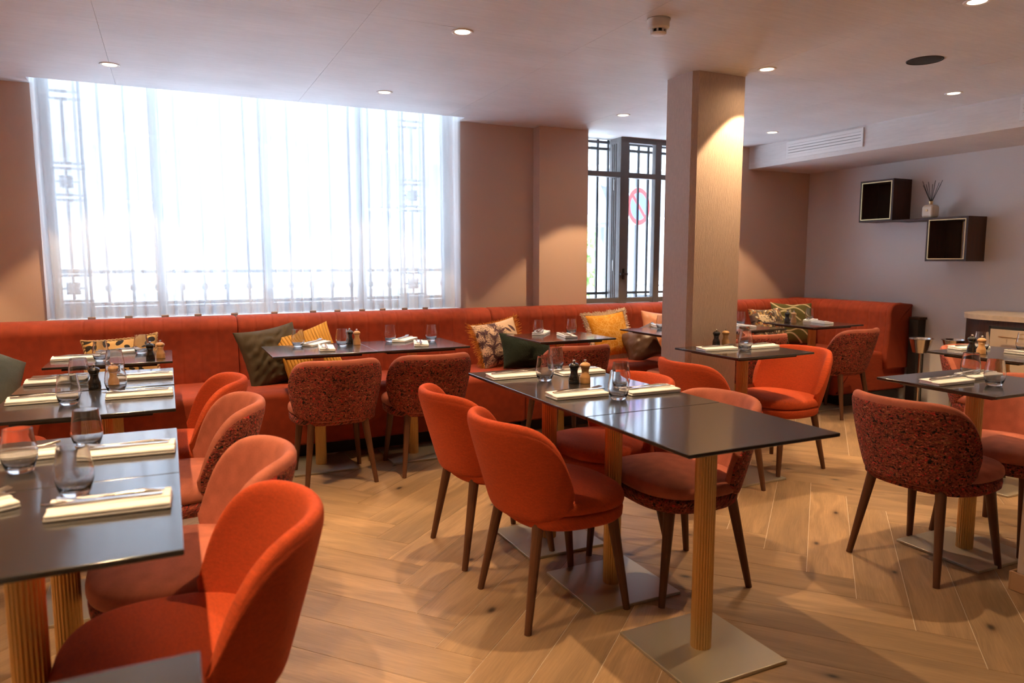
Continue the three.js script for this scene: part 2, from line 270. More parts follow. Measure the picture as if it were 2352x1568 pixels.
part('parapet', merge([box(-0.72, 2.145, 0, 0.87, WZ - 0.3, WZ), box(3.30, 5.06, 0, 0.87, WZ - 0.3, WZ)]), M.wall, wf);
part('lintel', merge([box(-0.72, 2.145, 2.55, 2.62, WZ - 0.3, WZ), box(XL, XR, 2.62, 3.4, WZ - 0.3, WZ)]), M.white, wf);
struct('wall_side', box(XR, XR + 0.2, 0, HC + 0.2, WZ - 0.3, ZB + 0.2), M.taupe, 'satin taupe wall with the box shelves', 'wall');
struct('wall_opposite', box(XL - 0.2, XL, 0, HC + 0.2, WZ - 0.3, ZB + 0.2), M.wall, 'brown wall opposite the shelf wall', 'wall');
struct('wall_back', box(XL, XR, 0, HC + 0.2, ZB, ZB + 0.2), M.taupe, 'taupe wall behind the seating', 'wall');
{ // short wall that ends beside the aisle, rounded end, oak skirting
  const s = new THREE.Shape(); s.moveTo(2.89, -ZB); s.lineTo(2.89, 1.515); s.absarc(2.915, 1.515, 0.025, Math.PI, Math.PI / 2, true); s.lineTo(3.05, 1.54); s.lineTo(3.05, -ZB); s.closePath();
  const g = new THREE.ExtrudeGeometry(s, { depth: HC, bevelEnabled: false, curveSegments: 6 }); g.rotateX(-Math.PI / 2);
  const w = struct('wall_end', g, M.wallpaper, 'end of a papered wall beside the aisle', 'wall');
  const b = struct('baseboard_end', merge([rbox(2.878, 2.889, 0, 0.075, -1.545, ZB), rbox(2.878, 3.05, 0, 0.075, -1.553, -1.542)]), std({ color: lin(0.45, 0.27, 0.15), roughness: 0.5 }), 'low wooden skirting of the wall end', 'baseboard');
}
{ // column with a chamfered corner
  const s = new THREE.Shape(); s.moveTo(2.835, 3.69); s.lineTo(2.835, 3.455); s.lineTo(2.862, 3.428); s.lineTo(3.215, 3.428); s.lineTo(3.215, 3.69); s.closePath();
  const g = new THREE.ExtrudeGeometry(s, { depth: HC, bevelEnabled: false }); g.rotateX(Math.PI / 2); g.translate(0, HC, 0); g.scale(1, 1, -1);
  const idx = g.index, q = g.toNonIndexed(), p = q.attributes.position, n = q.attributes.normal; // mirrored: turn the faces over
  for (let i = 0; i < p.count; i += 3) { const a = [p.getX(i + 1), p.getY(i + 1), p.getZ(i + 1)]; p.setXYZ(i + 1, p.getX(i + 2), p.getY(i + 2), p.getZ(i + 2)); p.setXYZ(i + 2, ...a); }
  q.computeVertexNormals(); const c = struct('column', metricUV(q), M.wallpaper, 'square papered column between the tables', 'column');
}
{ // bulkhead along the side wall with its grilles
  const b = struct('trim_bulkhead', box(5.225, XR, 2.158, HC, WZ, ZB), M.soffit, 'boxed bulkhead along the taupe wall', 'bulkhead');
  for (const [z0, label] of [[-5.0, 'white slotted air grille above the box shelves'], [-2.98, 'white slotted air grille at the cut-off end of bulkhead']]) {
    const t = thing('air_grille', label, 'air grille', [5.225, 2.275, z0 + 0.4075]); t.userData.group = 'air grilles on the bulkhead';
    part('grille_frame', merge([rbox(-0.012, 0, 0.048, 0.078, -0.4075, 0.4075, 0.003), rbox(-0.012, 0, -0.078, -0.048, -0.4075, 0.4075, 0.003), rbox(-0.0115, 0, -0.05, 0.05, -0.407, -0.385, 0.003), rbox(-0.0115, 0, -0.05, 0.05, 0.385, 0.407, 0.003)]), M.white, t);
    part('backing', box(-0.002, 0, -0.05, 0.05, -0.39, 0.39), M.dark, t);
    for (let k = 0; k < 4; k++) { const g = rbox(-0.011, -0.002, -0.0105, 0.0105, -0.388, 0.388, 0.002); g.rotateZ(0.12); g.translate(0, -0.037 + k * 0.0247, 0); part('louver', g, M.white, t); }
  }
}
// ---------------------------------------------------------------- window 1 (curtained) and window 2
function grilleBar(x, y0, y1, z) { return box(x - 0.009, x + 0.009, y0, y1, z - 0.009, z + 0.009); }
{
  const w = struct('window_1', null, null, 'wide window behind the sheer curtain', 'window'), z = -5.70;
  const F = [];
  for (const x of [-0.70, -0.04, 0.68, 1.40, 2.125]) F.push(rbox(x - 0.035, x + 0.035, 0.87, 2.56, z - 0.03, z + 0.03, 0.006));
  F.push(rbox(-0.715, 2.14, 0.875, 0.945, z - 0.026, z + 0.026, 0.006), rbox(-0.715, 2.14, 2.50, 2.555, z - 0.026, z + 0.026, 0.006));
  part('window_frame', merge(F), M.frame, w);
  const X = [-0.70, -0.04, 0.68, 1.40, 2.125];
  for (let i = 0; i < 4; i++) part('pane', box(X[i] + 0.03, X[i + 1] - 0.03, 0.94, 2.51, z - 0.003, z + 0.003), M.pane, w);
  part('sill', rbox(-0.72, 2.145, 0.868, 0.882, -5.70, -5.43, 0.004), M.white, w);
}
function ironGrille(name, label, x0, x1, step, z, motif) {
  const t = thing(name, label, 'iron grille', [0, 0, 0]);
  for (const y of motif ? [0.955, 1.185] : [0.955, 2.30, 2.36]) part('rail', box(x0, x1, y - 0.012, y + 0.012, z - 0.012, z + 0.012), M.iron, t);
  for (let x = x0 + 0.02; x <= x1; x += step) {
    if (motif && motif.some((m) => Math.abs(x - m) < 0.15)) continue;
    const b = [grilleBar(x, 0.84, 2.7, z)]; if (motif) { const ball = new THREE.SphereGeometry(0.024, 10, 8); ball.scale(1, 1.3, 1); ball.translate(x, 1.07, z); b.push(metricUV(ball.toNonIndexed())); } part('upright', merge(b), M.iron, t);
  }
  for (const m of motif ?? []) {
    for (const dx of [-0.105, -0.075, 0.075, 0.105]) part('upright', grilleBar(m + dx, 0.84, 2.7, z), M.iron, t);
    for (const y of [2.36, 2.41]) part('rail', box(m - 0.12, m + 0.12, y - 0.009, y + 0.009, z - 0.009, z + 0.009), M.iron, t);
    for (const [y0, y1] of [[1.185, 1.68], [1.93, 2.36]]) part('upright', grilleBar(m, y0, y1, z), M.iron, t);
    for (const yc of [1.07, 1.805]) {
      for (const dy of [-0.125, -0.09, 0.09, 0.125]) part('rail', box(m - 0.12, m + 0.12, yc + dy - 0.009, yc + dy + 0.009, z - 0.009, z + 0.009), M.iron, t);
      part('square_boss', merge([rbox(m - 0.042, m + 0.042, yc - 0.042, yc + 0.042, z - 0.014, z + 0.014, 0.003), box(m - 0.008, m + 0.008, yc - 0.09, yc + 0.09, z - 0.007, z + 0.007), box(m - 0.075, m + 0.075, yc - 0.008, yc + 0.008, z - 0.007, z + 0.007)]), M.iron, t);
    }
  }
}
ironGrille('window_grille', 'black iron street grille with square bosses outside curtained window', -0.72, 2.145, 0.158, -5.86, [-0.60, 1.88]);
ironGrille('window_grille', 'black iron bars outside the uncurtained casement window', 3.30, 5.06, 0.115, -5.791);
{
  const w = struct('window_2', null, null, 'dark metal casement window beside the column', 'window'), z = -5.60;
  const v = (x0, x1, za = -0.03, zb = 0.03) => rbox(x0, x1, 0.87, HC + 0.05, z + za, z + zb, 0.005);
  part('window_frame', merge([v(3.30, 3.325), v(3.775, 3.865, -0.16, 0.03), v(4.165, 4.235), v(5.035, 5.06), v(4.6, 4.67), rbox(3.86, 5.055, 2.335, 2.415, z - 0.026, z + 0.026, 0.005), rbox(3.305, 5.055, 2.02, 2.068, z - 0.026, z + 0.026, 0.005), rbox(3.305, 5.055, 0.875, 0.92, z - 0.026, z + 0.026, 0.005)]), M.frame, w);
  part('moulding', merge([0.02, 0.05, 0.08].map((d) => rbox(3.768, 3.776, 0.9, 2.33, z - 0.13 + d, z - 0.122 + d, 0.002))), M.frame, w);
  for (const [x0, x1] of [[3.325, 3.775], [3.865, 4.165], [4.235, 4.60], [4.67, 5.035]]) for (const [y0, y1] of [[0.92, 2.02], [2.068, 2.335]]) part('pane', box(x0, x1, y0, y1, z - 0.003, z + 0.003), M.pane, w);
  for (const y of [1.22, 1.96]) part('hinge', bar([3.766, y - 0.05, z - 0.06], [3.766, y + 0.05, z - 0.06], 0.006), M.steel, w);
  part('window_latch', merge([rbox(3.81, 3.83, 1.09, 1.19, z + 0.03, z + 0.045, 0.004), rbox(3.78, 3.86, 1.13, 1.15, z + 0.035, z + 0.055, 0.004)]), M.dark, w);
}
{ // sheer curtain hanging in the ceiling slot
  const nx = 900, ny = 14, P = [], UV = [], I = [], x0 = -0.715, x1 = 2.14, y0 = 0.888, y1 = 2.58;
  const ph = (x) => 2 * Math.PI * (x / 0.085 + 1.1 * vnoise(x * 2.3 + 9, 0, 999, 1, 91) + 0.5 * vnoise(x * 6 + 3, 0, 999, 1, 92));
  for (let j = 0; j <= ny; j++) for (let i = 0; i <= nx; i++) {
    const s = i / nx, t = j / ny, x = x0 + (x1 - x0) * s, y = y0 + (y1 - y0) * t, amp = 0.012 + 0.022 * vnoise(x * 4 + 50, 0, 999, 1, 93);
    const drift = 0.02 * (1 - t) * Math.sin(x * 5.1) , a = ph(x + drift * 0.6);
    let xx = x + 0.006 * Math.sin(a * 1.0 + 1.2) * (1 - 0.3 * t);
    if (s > 0.97) xx -= 0 ; if (s < 0.05) xx += 0.02 * (1 - s / 0.05) * Math.max(0, 0.55 - t) * 2;
    P.push(xx, y, -5.41 + amp * Math.sin(a) + 0.006 * Math.sin(a * 2.3)); UV.push(s * 3, t * 2);
  }
  for (let j = 0; j < ny; j++) for (let i = 0; i < nx; i++) { const a = j * (nx + 1) + i; I.push(a, a + 1, a + nx + 2, a, a + nx + 2, a + nx + 1); }
  const g = new THREE.BufferGeometry(); g.setAttribute('position', new THREE.Float32BufferAttribute(P, 3)); g.setAttribute('uv', new THREE.Float32BufferAttribute(UV, 2)); g.setIndex(I); g.computeVertexNormals();
  single('sheer_curtain', g, M.sheer, 'white sheer curtain hanging across the wide window', 'curtain');
}
// ---------------------------------------------------------------- the street outside
{
  const S = (n, g, m, l, c) => struct(n, g, m, l, c);
  S('street', box(-30, 40, -0.5, -0.15, -40, WZ - 0.32), M.asphalt, 'pale street outside the windows', 'street');
  const f = thing('street_facade', 'pale stone apartment facade across the street', 'building', [0, 0, -17]);
  part('wall', box(-26, 36, -0.2, 15, -4, 0), M.stone, f);
  for (let y = 1; y < 15; y += 3.2) part('cornice', box(-26, 36, y + 2.6, y + 2.78, 0, 0.18), M.stone, f);
  for (let y = 0.6; y < 13; y += 3.2) for (let x = -14; x < 26; x += 2.6) { const w = part('window', merge([box(x, x + 0.06, y, y + 1.9, 0.001, 0.05), box(x + 1.04, x + 1.1, y, y + 1.9, 0.001, 0.05), box(x + 0.06, x + 1.04, y + 1.84, y + 1.9, 0.001, 0.046), box(x + 0.06, x + 1.04, y, y + 0.06, 0.001, 0.046), box(x + 0.52, x + 0.58, y + 0.06, y + 1.84, 0.001, 0.043)]), M.white, f); part('pane', box(x + 0.06, x + 1.04, y + 0.06, y + 1.84, 0.002, 0.02), M.slate, w); }
  const own = struct('facade_above', box(-12, 18, 3.4, 14, WZ - 0.3, WZ + 0.5), M.stone, 'upper storeys over the windows', 'wall');
  const s = thing('traffic_sign', 'round red and blue no-parking sign on a street post', 'sign', [5.03, 0, -7.04], 0.30);
  const disc = new THREE.CylinderGeometry(0.225, 0.225, 0.012, 40); disc.rotateX(Math.PI / 2);
  part('sign_face', disc, [M.steel, std({ map: T.noparking, roughness: 0.5 }), M.steel], s).position.set(0, 1.896, 0);
  part('post', bar([0, -0.15, -0.04], [0, 2.3, -0.04], 0.028), M.slate, s);
  const l = thing('signal_box', 'grey traffic signal head on a post seen through the bars', 'signal', [5.2, 0, -8.1]);
  part('post', bar([0, -0.15, 0], [0, 2.5, 0], 0.05), M.slate, l); part('housing', rbox(-0.13, 0.13, 1.7, 2.5, -0.1, 0.12, 0.06), M.slate, l); part('visor', bar([-0.03, 2.3, 0.12], [-0.03, 2.3, 0.25], 0.09), M.slate, l);
  const k = thing('parked_scooter', 'pale parked scooter behind the window bars', 'scooter', [5.9, -0.15, -8.2], 0.6);
  const wheel = () => { const g = new THREE.TorusGeometry(0.2, 0.06, 8, 20); return g; };
  part('wheel', wheel().translate(-0.5, 0.26, 0), M.dark, k); part('wheel', wheel().translate(0.6, 0.26, 0), M.dark, k);
  part('body', merge([rbox(-0.7, 0.1, 0.45, 0.85, -0.16, 0.16, 0.08), rbox(0, 0.5, 0.25, 0.33, -0.16, 0.16, 0.03), rbox(0.42, 0.52, 0.3, 1.05, -0.2, 0.2, 0.04)]), M.white, k);
  part('saddle', rbox(-0.7, 0.08, 0.85, 0.95, -0.15, 0.15, 0.04), M.dark, k); part('handlebar', merge([bar([0.45, 1.0, -0.3], [0.45, 1.1, 0.3], 0.02), bar([0.55, 0.3, 0], [0.44, 1.1, 0], 0.03)]), M.slate, k);
  const tr = thing('street_tree', 'leafy green street tree behind the window bars', 'tree', [5.75, -0.15, -9.6]);
  part('trunk', bar([0, 0, 0], [0.05, 1.2, 0], 0.05, 0.03), M.leg, tr);
  const leaves = []; for (let i = 0; i < 260; i++) { const g = new THREE.PlaneGeometry(0.07, 0.11); g.rotateX(rr(0, 6)); g.rotateY(rr(0, 6)); const a = rr(0, 6.28), r = Math.sqrt(rnd()) * 0.42, y = rr(0.7, 2.0); g.translate(r * Math.cos(a), y, r * Math.sin(a)); leaves.push(g); }
  const fo = part('foliage', merge(leaves), M.leaf, tr); fo.userData.kind = 'stuff';
}
// ---------------------------------------------------------------- downlights, detector, speaker
const lights = [
  [-0.24, -4.78, 'downlight over the leopard cushion corner'], [1.35, -4.76, 'downlight beside the curtain slot'], [3.20, -4.70, 'downlight before the pilaster and casement window'], [4.79, -4.76, 'downlight beside the air grille'],
  [1.35, -3.37, 'downlight over the far end of the long table row'], [3.20, -3.24, 'downlight beside the head of the column'], [4.77, -3.15, 'downlight between speaker and bulkhead'], [3.19, -2.03, 'downlight cut by the upper frame edge'],
  [-0.24, -3.37, 'downlight above the joined aisle tables'], [-0.24, -2.1, 'downlight above the big orange chair tables'], [1.35, -2.1, 'downlight above the middle of the long row'], [4.77, -1.9, 'downlight above the sideboard'], [-0.24, -1.2, 'added fill downlight above the bare table corner'], [-1.7, -2.1, 'added fill downlight beside the wall opposite the shelves'], [-1.7, -4.7, 'added fill downlight over the hidden banquette end'], [4.77, -0.4, 'added fill downlight beyond the wall end']];  // entries from the bare table corner on: unseen lamps added for brightness
{
  const ring = lathe([[0.036, 0.0], [0.044, -0.004], [0.052, -0.004], [0.054, -0.001], [0.054, 0.0]], 32), lens = new THREE.CylinderGeometry(0.037, 0.037, 0.002, 28);
  for (const [x, z, label] of lights) {
    const t = thing('ceiling_downlight', 'round white ' + label, 'downlight', [x, HC, z], 0, 'recessed ceiling downlights');
    part('trim_ring', ring, M.white, t); part('lamp_lens', lens, M.glow, t).position.y = -0.0012;
    const s = new THREE.SpotLight(lin(...LAMP_COLOR), LAMP_CD, 0, 0.715, 0.10, 2); s.name = 'downlight_beam'; s.position.set(x, HC - 0.006, z); s.target.position.set(x, 0, z); s.castShadow = true; s.shadow.radius = 0.9; s.shadow.mapSize.set(1024, 1024); scene.add(s, s.target);
    const w = new THREE.SpotLight(lin(...LAMP_COLOR), SPILL_CD, 0, 1.4, 1, 2); w.name = 'downlight_spill'; w.position.set(x, HC - 0.006, z); w.target.position.set(x, 0, z); w.castShadow = true; w.shadow.radius = 2; scene.add(w, w.target);
  }
  const d = thing('smoke_detector', 'white domed smoke detector on the ceiling', 'smoke detector', [2.10, HC, -2.81]);
  part('base', lathe([[0, 0], [0.054, 0], [0.054, -0.006], [0.05, -0.01], [0.05, -0.035], [0.044, -0.045], [0, -0.045]], 32), M.white, d);
  for (let k = 0; k < 8; k++) { const a = k * Math.PI / 4, g = box(-0.004, 0.004, -0.062, -0.044, 0.03, 0.036); g.rotateY(a); part('cage_rib', g, M.white, d); }
  part('sensor_cap', lathe([[0, -0.06], [0.036, -0.06], [0.037, -0.063], [0.03, -0.068], [0, -0.07]], 28), M.white, d); part('chamber', lathe([[0, -0.044], [0.028, -0.044], [0.028, -0.061], [0, -0.061]], 20), M.dark, d);
  const sp = thing('ceiling_speaker', 'round black speaker grille set in the ceiling', 'speaker', [3.85, HC, -2.72]);
  part('grille', lathe([[0, -0.004], [0.08, -0.003], [0.088, 0], [0, 0]], 40), M.dark, sp); part('rim', lathe([[0.086, 0], [0.088, -0.004], [0.093, -0.003], [0.094, 0]], 40), M.dark, sp);
}
// ---------------------------------------------------------------- banquettes
{
  const backP = withNormals([[0.125, 0.34, 0], [0.22, 0.34, 0], [0.325, 0.345, 0.4], [0.338, 0.40, 1], [0.330, 0.50, 1], [0.318, 0.60, 1], [0.302, 0.70, 1], ...arc(0.222, 0.800, 0.085, -0.05, Math.PI / 2, 7, 1), [0.18, 0.887, 0.8], ...arc(0.155, 0.857, 0.03, Math.PI / 2, Math.PI, 3, 0.2), [0.125, 0.6, 0]]);
  const seatP = withNormals([[0.125, 0.10, 0], [0.50, 0.10, 0], [0.905, 0.10, 0], [0.918, 0.115, 0], [0.922, 0.28, 0], ...arc(0.872, 0.405, 0.05, 0, Math.PI / 2, 6, 0), [0.70, 0.462, 0], [0.50, 0.460, 0], [0.30, 0.452, 0], [0.125, 0.45, 0]]);
  const section = (x0, x1, label, xb = x1) => {
    const t = thing('banquette', label, 'banquette', [x0, 0, WZ], 0, 'rust velvet banquette sections'), len = x1 - x0;
    part('backrest', upholstered(xb - x0, backP, 0.112, 0.0065, 0.022, 0.007), M.rust, t); part('seat', upholstered(len, seatP, 0, 0, 0.03), M.rust, t); part('plinth', box(0.01, len - 0.01, 0, 0.1, 0.13, 0.80), M.plinth, t); return t;
  };
  section(XL + 0.02, 0.412, 'rust velvet banquette section behind the leopard cushion'); section(0.412, 2.31, 'rust velvet banquette section behind the olive cushion');
  section(2.31, 4.20, 'rust velvet banquette section behind the fringed yellow cushion'); section(4.20, 5.14, 'rust velvet banquette section behind the bird print cushion', 5.90);
  const w = thing('banquette', 'rust velvet corner banquette wing with dark end panel', 'banquette', [XR, 0, WZ + 0.01], -Math.PI / 2, 'rust velvet banquette sections'), len = 1.20;
  part('backrest', upholstered(len, backP, 0.112, 0.0065, 0.022, 0.007), M.rust, w); part('seat', upholstered(len, withNormals(seatP.map(([d, y]) => [d < 0.13 ? 0.015 : d, y, 0])), 0, 0, 0.03), M.rust, w); part('plinth', box(0.01, len - 0.01, 0, 0.1, 0.10, 0.80), M.plinth, w);
  { const e = part('end_panel', upholstered(0.05, withNormals(backP.map(([d, y]) => [d < 0.13 ? 0.02 : d + 0.004, y < 0.36 ? 0.30 : y + 0.003])), 0, 0, 0.018), M.rust, w); e.position.x = len - 0.012; }
  // corner seat filler of the wing
  const nth = 'first second third fourth fifth sixth seventh eighth ninth tenth eleventh twelfth'.split(' ');
  for (const x of [-0.461, -0.248, -0.03, 0.174, 0.409, 0.678, 0.951, 1.13, 1.316, 1.475, 1.65, 1.818]) single('backrest_clip', rbox(-0.023, 0.023, 0, 0.018, -0.006, 0.006, 0.0055, 3), std({ color: lin(0.34, 0.28, 0.27), roughness: 0.6 }), 'small taupe clip on the banquette back, ' + nth.shift() + ' from the brown pier', 'clip', [x, 0.882, -5.37], 0, 'clips along the banquette back');
}
// ---------------------------------------------------------------- tables
const TW = 0.575, TD = 0.522, TH = 0.75;
let tableProto;
function makeTable() {
  const t = new THREE.Group(); t.name = 'dining_table';
  part('tabletop', rbox(-TW / 2 + 0.001, TW / 2 - 0.001, TH - 0.012, TH, -TD / 2 + 0.001, TD / 2 - 0.001, 0.003, 2), M.top, t);
  part('underframe', rbox(-TW / 2 + 0.075, TW / 2 - 0.075, TH - 0.03, TH - 0.012, -TD / 2 + 0.06, TD / 2 - 0.06, 0.003), M.underframe, t);
  const g = new THREE.CylinderGeometry(0.0335, 0.0335, TH - 0.042, 220, 1, true), p = g.attributes.position; g.translate(0, 0.012 + (TH - 0.042) / 2, 0);
  for (let i = 0; i < p.count; i++) { const a = Math.atan2(p.getZ(i), p.getX(i)), k = 1 - 0.085 * Math.pow(0.5 + 0.5 * Math.cos(a * 22), 2.2); p.setX(i, p.getX(i) * k); p.setZ(i, p.getZ(i) * k); }
  g.computeVertexNormals(); part('pedestal', g, M.brass, t);
  part('base_plate', rbox(-0.19, 0.19, 0, 0.012, -0.187, 0.187, 0.003), M.plate, t); return t;
}
tableProto = makeTable();
const TABLES = {
  L1: [-0.297, -4.485, 'banquette table by the leopard cushion'], L2: [-0.284, -3.535, 'rear of two joined aisle tables'], L3: [-0.284, -2.99, 'front of two joined aisle tables'], L4: [-0.284, -2.148, 'table between pink tweed and big orange chairs'], L5: [-0.284, -1.626, 'table over the big orange chair'], L6: [-0.272, -0.73, 'bare table corner at the photo bottom edge'],
  B1: [0.804, -4.414, 'banquette table over the yellow corduroy cushion'], B2: [1.400, -4.414, 'banquette table at the curtain end'], B3: [2.498, -4.414, 'banquette table by the dark green cushion'], B4: [3.489, -4.414, 'banquette table by the copper satin cushion'], B5: [4.117, -4.414, 'banquette table by the bird print cushion'], B6: [4.971, -4.393, 'banquette table in the corner'],
  T5: [2.99, -3.13, 'table against the column'], A1: [1.515, -2.768, 'far end of the long table row'], A2: [1.515, -2.252, 'middle of the long table row'], A3: [1.515, -1.728, 'bare near end of the long row'],
  R1: [3.105, -1.865, 'table beside the wall end'], R2: [4.19, -2.38, 'table in front of the sideboard'] };
const LOW = 0.021, low = (k) => (/^(L1|B\d)$/.test(k) ? LOW : 0); // the tables along the banquette stand a little lower
const turnOf = { A3: 0.0, L1: 0.0, R1: -0.02, T5: 0.01 };
for (const [k, [x, z, d]] of Object.entries(TABLES)) {
  const t = tableProto.clone(); t.name = numbered('dining_table'); t.position.set(x, 0, z); t.rotation.y = turnOf[k] ?? 0;
  if (low(k)) { for (const i of [0, 1]) { t.children[i].position.y = -LOW; t.children[i].scale.set(1.04, 1, 1.04); } t.children[2].scale.y = (TH - 0.03 - LOW) / (TH - 0.03); }
  t.userData = { label: ('black topped brass pedestal table, ' + d).replace(/, (table|banquette table|bare table corner)/, ', the $1'), category: 'table', group: 'pedestal dining tables' }; scene.add(t);
}
// ---------------------------------------------------------------- chairs
const smooth = (a, b, x) => { const t = Math.max(0, Math.min(1, (x - a) / (b - a))); return t * t * (3 - 2 * t); };
function shellAt(p, q, out = 0) { // p round the back -1..1, q up -1..1
  const th = p * 86 * Math.PI / 180, ap = Math.abs(p), h0 = 0.729 - 0.068 * Math.pow(Math.abs(p) * 86 / 69, 6), mid = 0.485;
  const top = mid + (h0 - mid) * Math.pow(1 - Math.pow(ap, 11), 0.5), bot = mid - (mid - 0.372) * Math.pow(1 - Math.pow(ap, 6), 0.5);
  const h = bot + (top - bot) * (q * 0.5 + 0.5), s = (h - 0.37) / 0.36;
  const a = 0.205 + 0.052 * Math.sin(Math.min(1, Math.max(0, s) * 1.15) * Math.PI / 2) + out, b = 0.165 + 0.105 * s + out;
  const se = (v, e) => Math.sign(v) * Math.pow(Math.abs(v), e);
  return V(a * se(Math.sin(th), 0.97), h, -0.032 - b * Math.pow(Math.max(0, Math.cos(th)), 0.97));
}
function chair(kind) {
  const g = new THREE.Group(); g.name = kind === 'orange' ? 'orange_tub_chair' : 'tweed_tub_chair';
  const inner = kind === 'orange' ? M.orange : M.coral, outer = kind === 'orange' ? M.orange : M.tweed;
  const edge = (s, k) => Math.pow(1 - Math.pow(Math.abs(s), k), 0.5);
  const uvf = (u, v, c) => [u * 0.42, c.y];
  part('backrest', pad((u, v) => shellAt(u, v), 48, 28, (u, v) => 0.022 * edge(u, 12) * edge(v, 12), uvf), inner, g);
  const sh = pad((u, v) => shellAt(u * 0.965, (v * 0.5 + 0.5) * 1.86 - 0.97, 0.013), 44, 24, (u, v) => 0.011 * edge(u, 14) * edge(v, 14), uvf);
  part('outer_shell', sh, outer, g);
  // seat: cushion over an upholstered base, plan a rounded D
  const plan = (a) => { const c = Math.cos(a), s = Math.sin(a), e = 2 / 2.7; return [0.245 * Math.sign(c) * Math.pow(Math.abs(c), e), 0.03 + (s > 0 ? 0.205 : 0.225) * Math.sign(s) * Math.pow(Math.abs(s), e)]; };
  const rings = (prof, n = 56) => { const P = [], U = [], I = []; prof.forEach(([k, y]) => { for (let i = 0; i < n; i++) { const [x, z] = plan(i / n * 2 * Math.PI); P.push(x * k, y, 0.03 + (z - 0.03) * k); U.push(x * k + y, (z - 0.03) * k + y); } }); for (let j = 0; j < prof.length - 1; j++) for (let i = 0; i < n; i++) { const a = j * n + i, b = j * n + (i + 1) % n; I.push(a, a + n, b, b, a + n, b + n); } const q = new THREE.BufferGeometry(); q.setAttribute('position', new THREE.Float32BufferAttribute(P, 3)); q.setAttribute('uv', new THREE.Float32BufferAttribute(U, 2)); q.setIndex(I); q.computeVertexNormals(); return q; };
  part('seat_cushion', rings([[0.001, 0.40], [0.9, 0.402], [0.985, 0.405], [1.0, 0.415], [1.0, 0.428], [0.985, 0.441], [0.95, 0.45], [0.85, 0.458], [0.6, 0.465], [0.3, 0.468], [0.001, 0.469]]), inner, g);
  part('seat_base', rings([[0.001, 0.345], [0.8, 0.345], [0.92, 0.348], [0.975, 0.36], [0.985, 0.385], [0.97, 0.402], [0.001, 0.404]]), outer, g);
  for (const sx of [-1, 1]) { part('leg', bar([sx * 0.195, 0, 0.205], [sx * 0.162, 0.36, 0.155], 0.0125, 0.022, 16), M.leg, g); part('leg', bar([sx * 0.195, 0, -0.205], [sx * 0.145, 0.40, -0.135], 0.0125, 0.022, 16), M.leg, g); }
  return g;
}
const proto = { orange: chair('orange'), tweed: chair('tweed') };
const E_ = Math.PI / 2, W_ = -Math.PI / 2, N_ = Math.PI, S_ = 0;
const CH = [
  ['orange', 1.245, -2.81, E_, 'orange wool tub chair at far end of long table row, back to aisle'], ['orange', 1.245, -2.25, E_ + 0.02, 'orange wool tub chair at middle of long table row, back to aisle'],
  ['orange', 1.785, -2.72, W_, 'orange wool tub chair half hidden across the far end of long row'], ['tweed', 1.785, -2.2, W_ - 0.03, 'tweed tub chair across the middle of the long table row'],
  ['orange', 2.72, -3.06, E_ - 0.05, 'orange wool tub chair at the column table, back to the long row'], ['orange', 3.34, -3.19, W_ + 0.08, 'orange wool tub chair at the column table facing the long row'],
  ['tweed', 2.835, -1.875, E_ + 0.02, 'tweed tub chair at the table by the wall end, back shown'], ['tweed', 3.40, -1.88, W_, 'tweed tub chair partly hidden behind the wall end'],
  ['tweed', 4.53, -2.60, S_ - 0.05, 'tweed tub chair in front of the sideboard, pink inside shown'],
  ['tweed', 0.83, -4.14, N_, 'tweed tub chair before the yellow corduroy cushion table'], ['tweed', 1.385, -4.14, N_, 'tweed tub chair at banquette table by the curtain end'],
  ['tweed', 2.385, -4.14, N_, 'tweed tub chair at the green cushion table behind pepper mills'], ['tweed', 3.38, -4.14, N_, 'tweed tub chair mostly hidden behind the column'], ['tweed', 3.97, -4.14, N_, 'tweed tub chair before the bird print cushion'], ['tweed', 4.95, -4.12, N_ + 0.12, 'tweed tub chair at the corner banquette table'],
  ['orange', 0.0, -3.53, W_, 'orange wool tub chair at the rear joined aisle table'], ['tweed', 0.01, -2.95, W_, 'tweed tub chair at the front joined aisle table'], ['tweed', 0.0, -2.13, W_, 'tweed tub chair just behind the big orange chair'], ['orange', -0.02, -1.63, W_, 'big orange wool tub chair at the aisle, closest to the camera'],
  ['orange', -0.76, -3.72, E_, 'orange wool tub chair under the joined tables, at the frame edge'] ];
for (const [k, x, z, a, label] of CH) { const c = proto[k].clone(); c.name = numbered(proto[k].name); c.position.set(x, 0, z); c.rotation.y = a; c.userData = { label, category: 'chair', group: k === 'orange' ? 'orange wool tub chairs' : 'tweed and coral tub chairs' }; scene.add(c); }
// ---------------------------------------------------------------- place settings
const glassGeo = lathe([[0, 0.0], [0.024, 0.0], [0.027, 0.0015], [0.0305, 0.008], [0.036, 0.024], [0.0395, 0.040], [0.0398, 0.046], [0.0388, 0.058], [0.0345, 0.085], [0.0312, 0.1075], [0.0307, 0.1083], [0.0302, 0.1075], [0.0334, 0.085], [0.0377, 0.058], [0.0387, 0.046], [0.0384, 0.040], [0.0348, 0.025], [0.028, 0.014], [0.018, 0.0105], [0, 0.0095]], 44);
const millBody = lathe([[0, 0], [0.0225, 0], [0.0232, 0.002], [0.0232, 0.017], [0.0215, 0.0185], [0.0225, 0.0205], [0.0222, 0.028], [0.0185, 0.036], [0.0148, 0.046], [0.0155, 0.058], [0.0175, 0.063], [0, 0.063]], 28);
const millHead = lathe([[0, 0.063], [0.0165, 0.063], [0.0185, 0.066], [0.0222, 0.074], [0.0222, 0.078], [0.018, 0.084], [0.0105, 0.0885], [0, 0.0895]], 28);
const millKnob = lathe([[0, 0.089], [0.004, 0.089], [0.0035, 0.091], [0.0068, 0.0955], [0.0055, 0.1005], [0, 0.102]], 18);
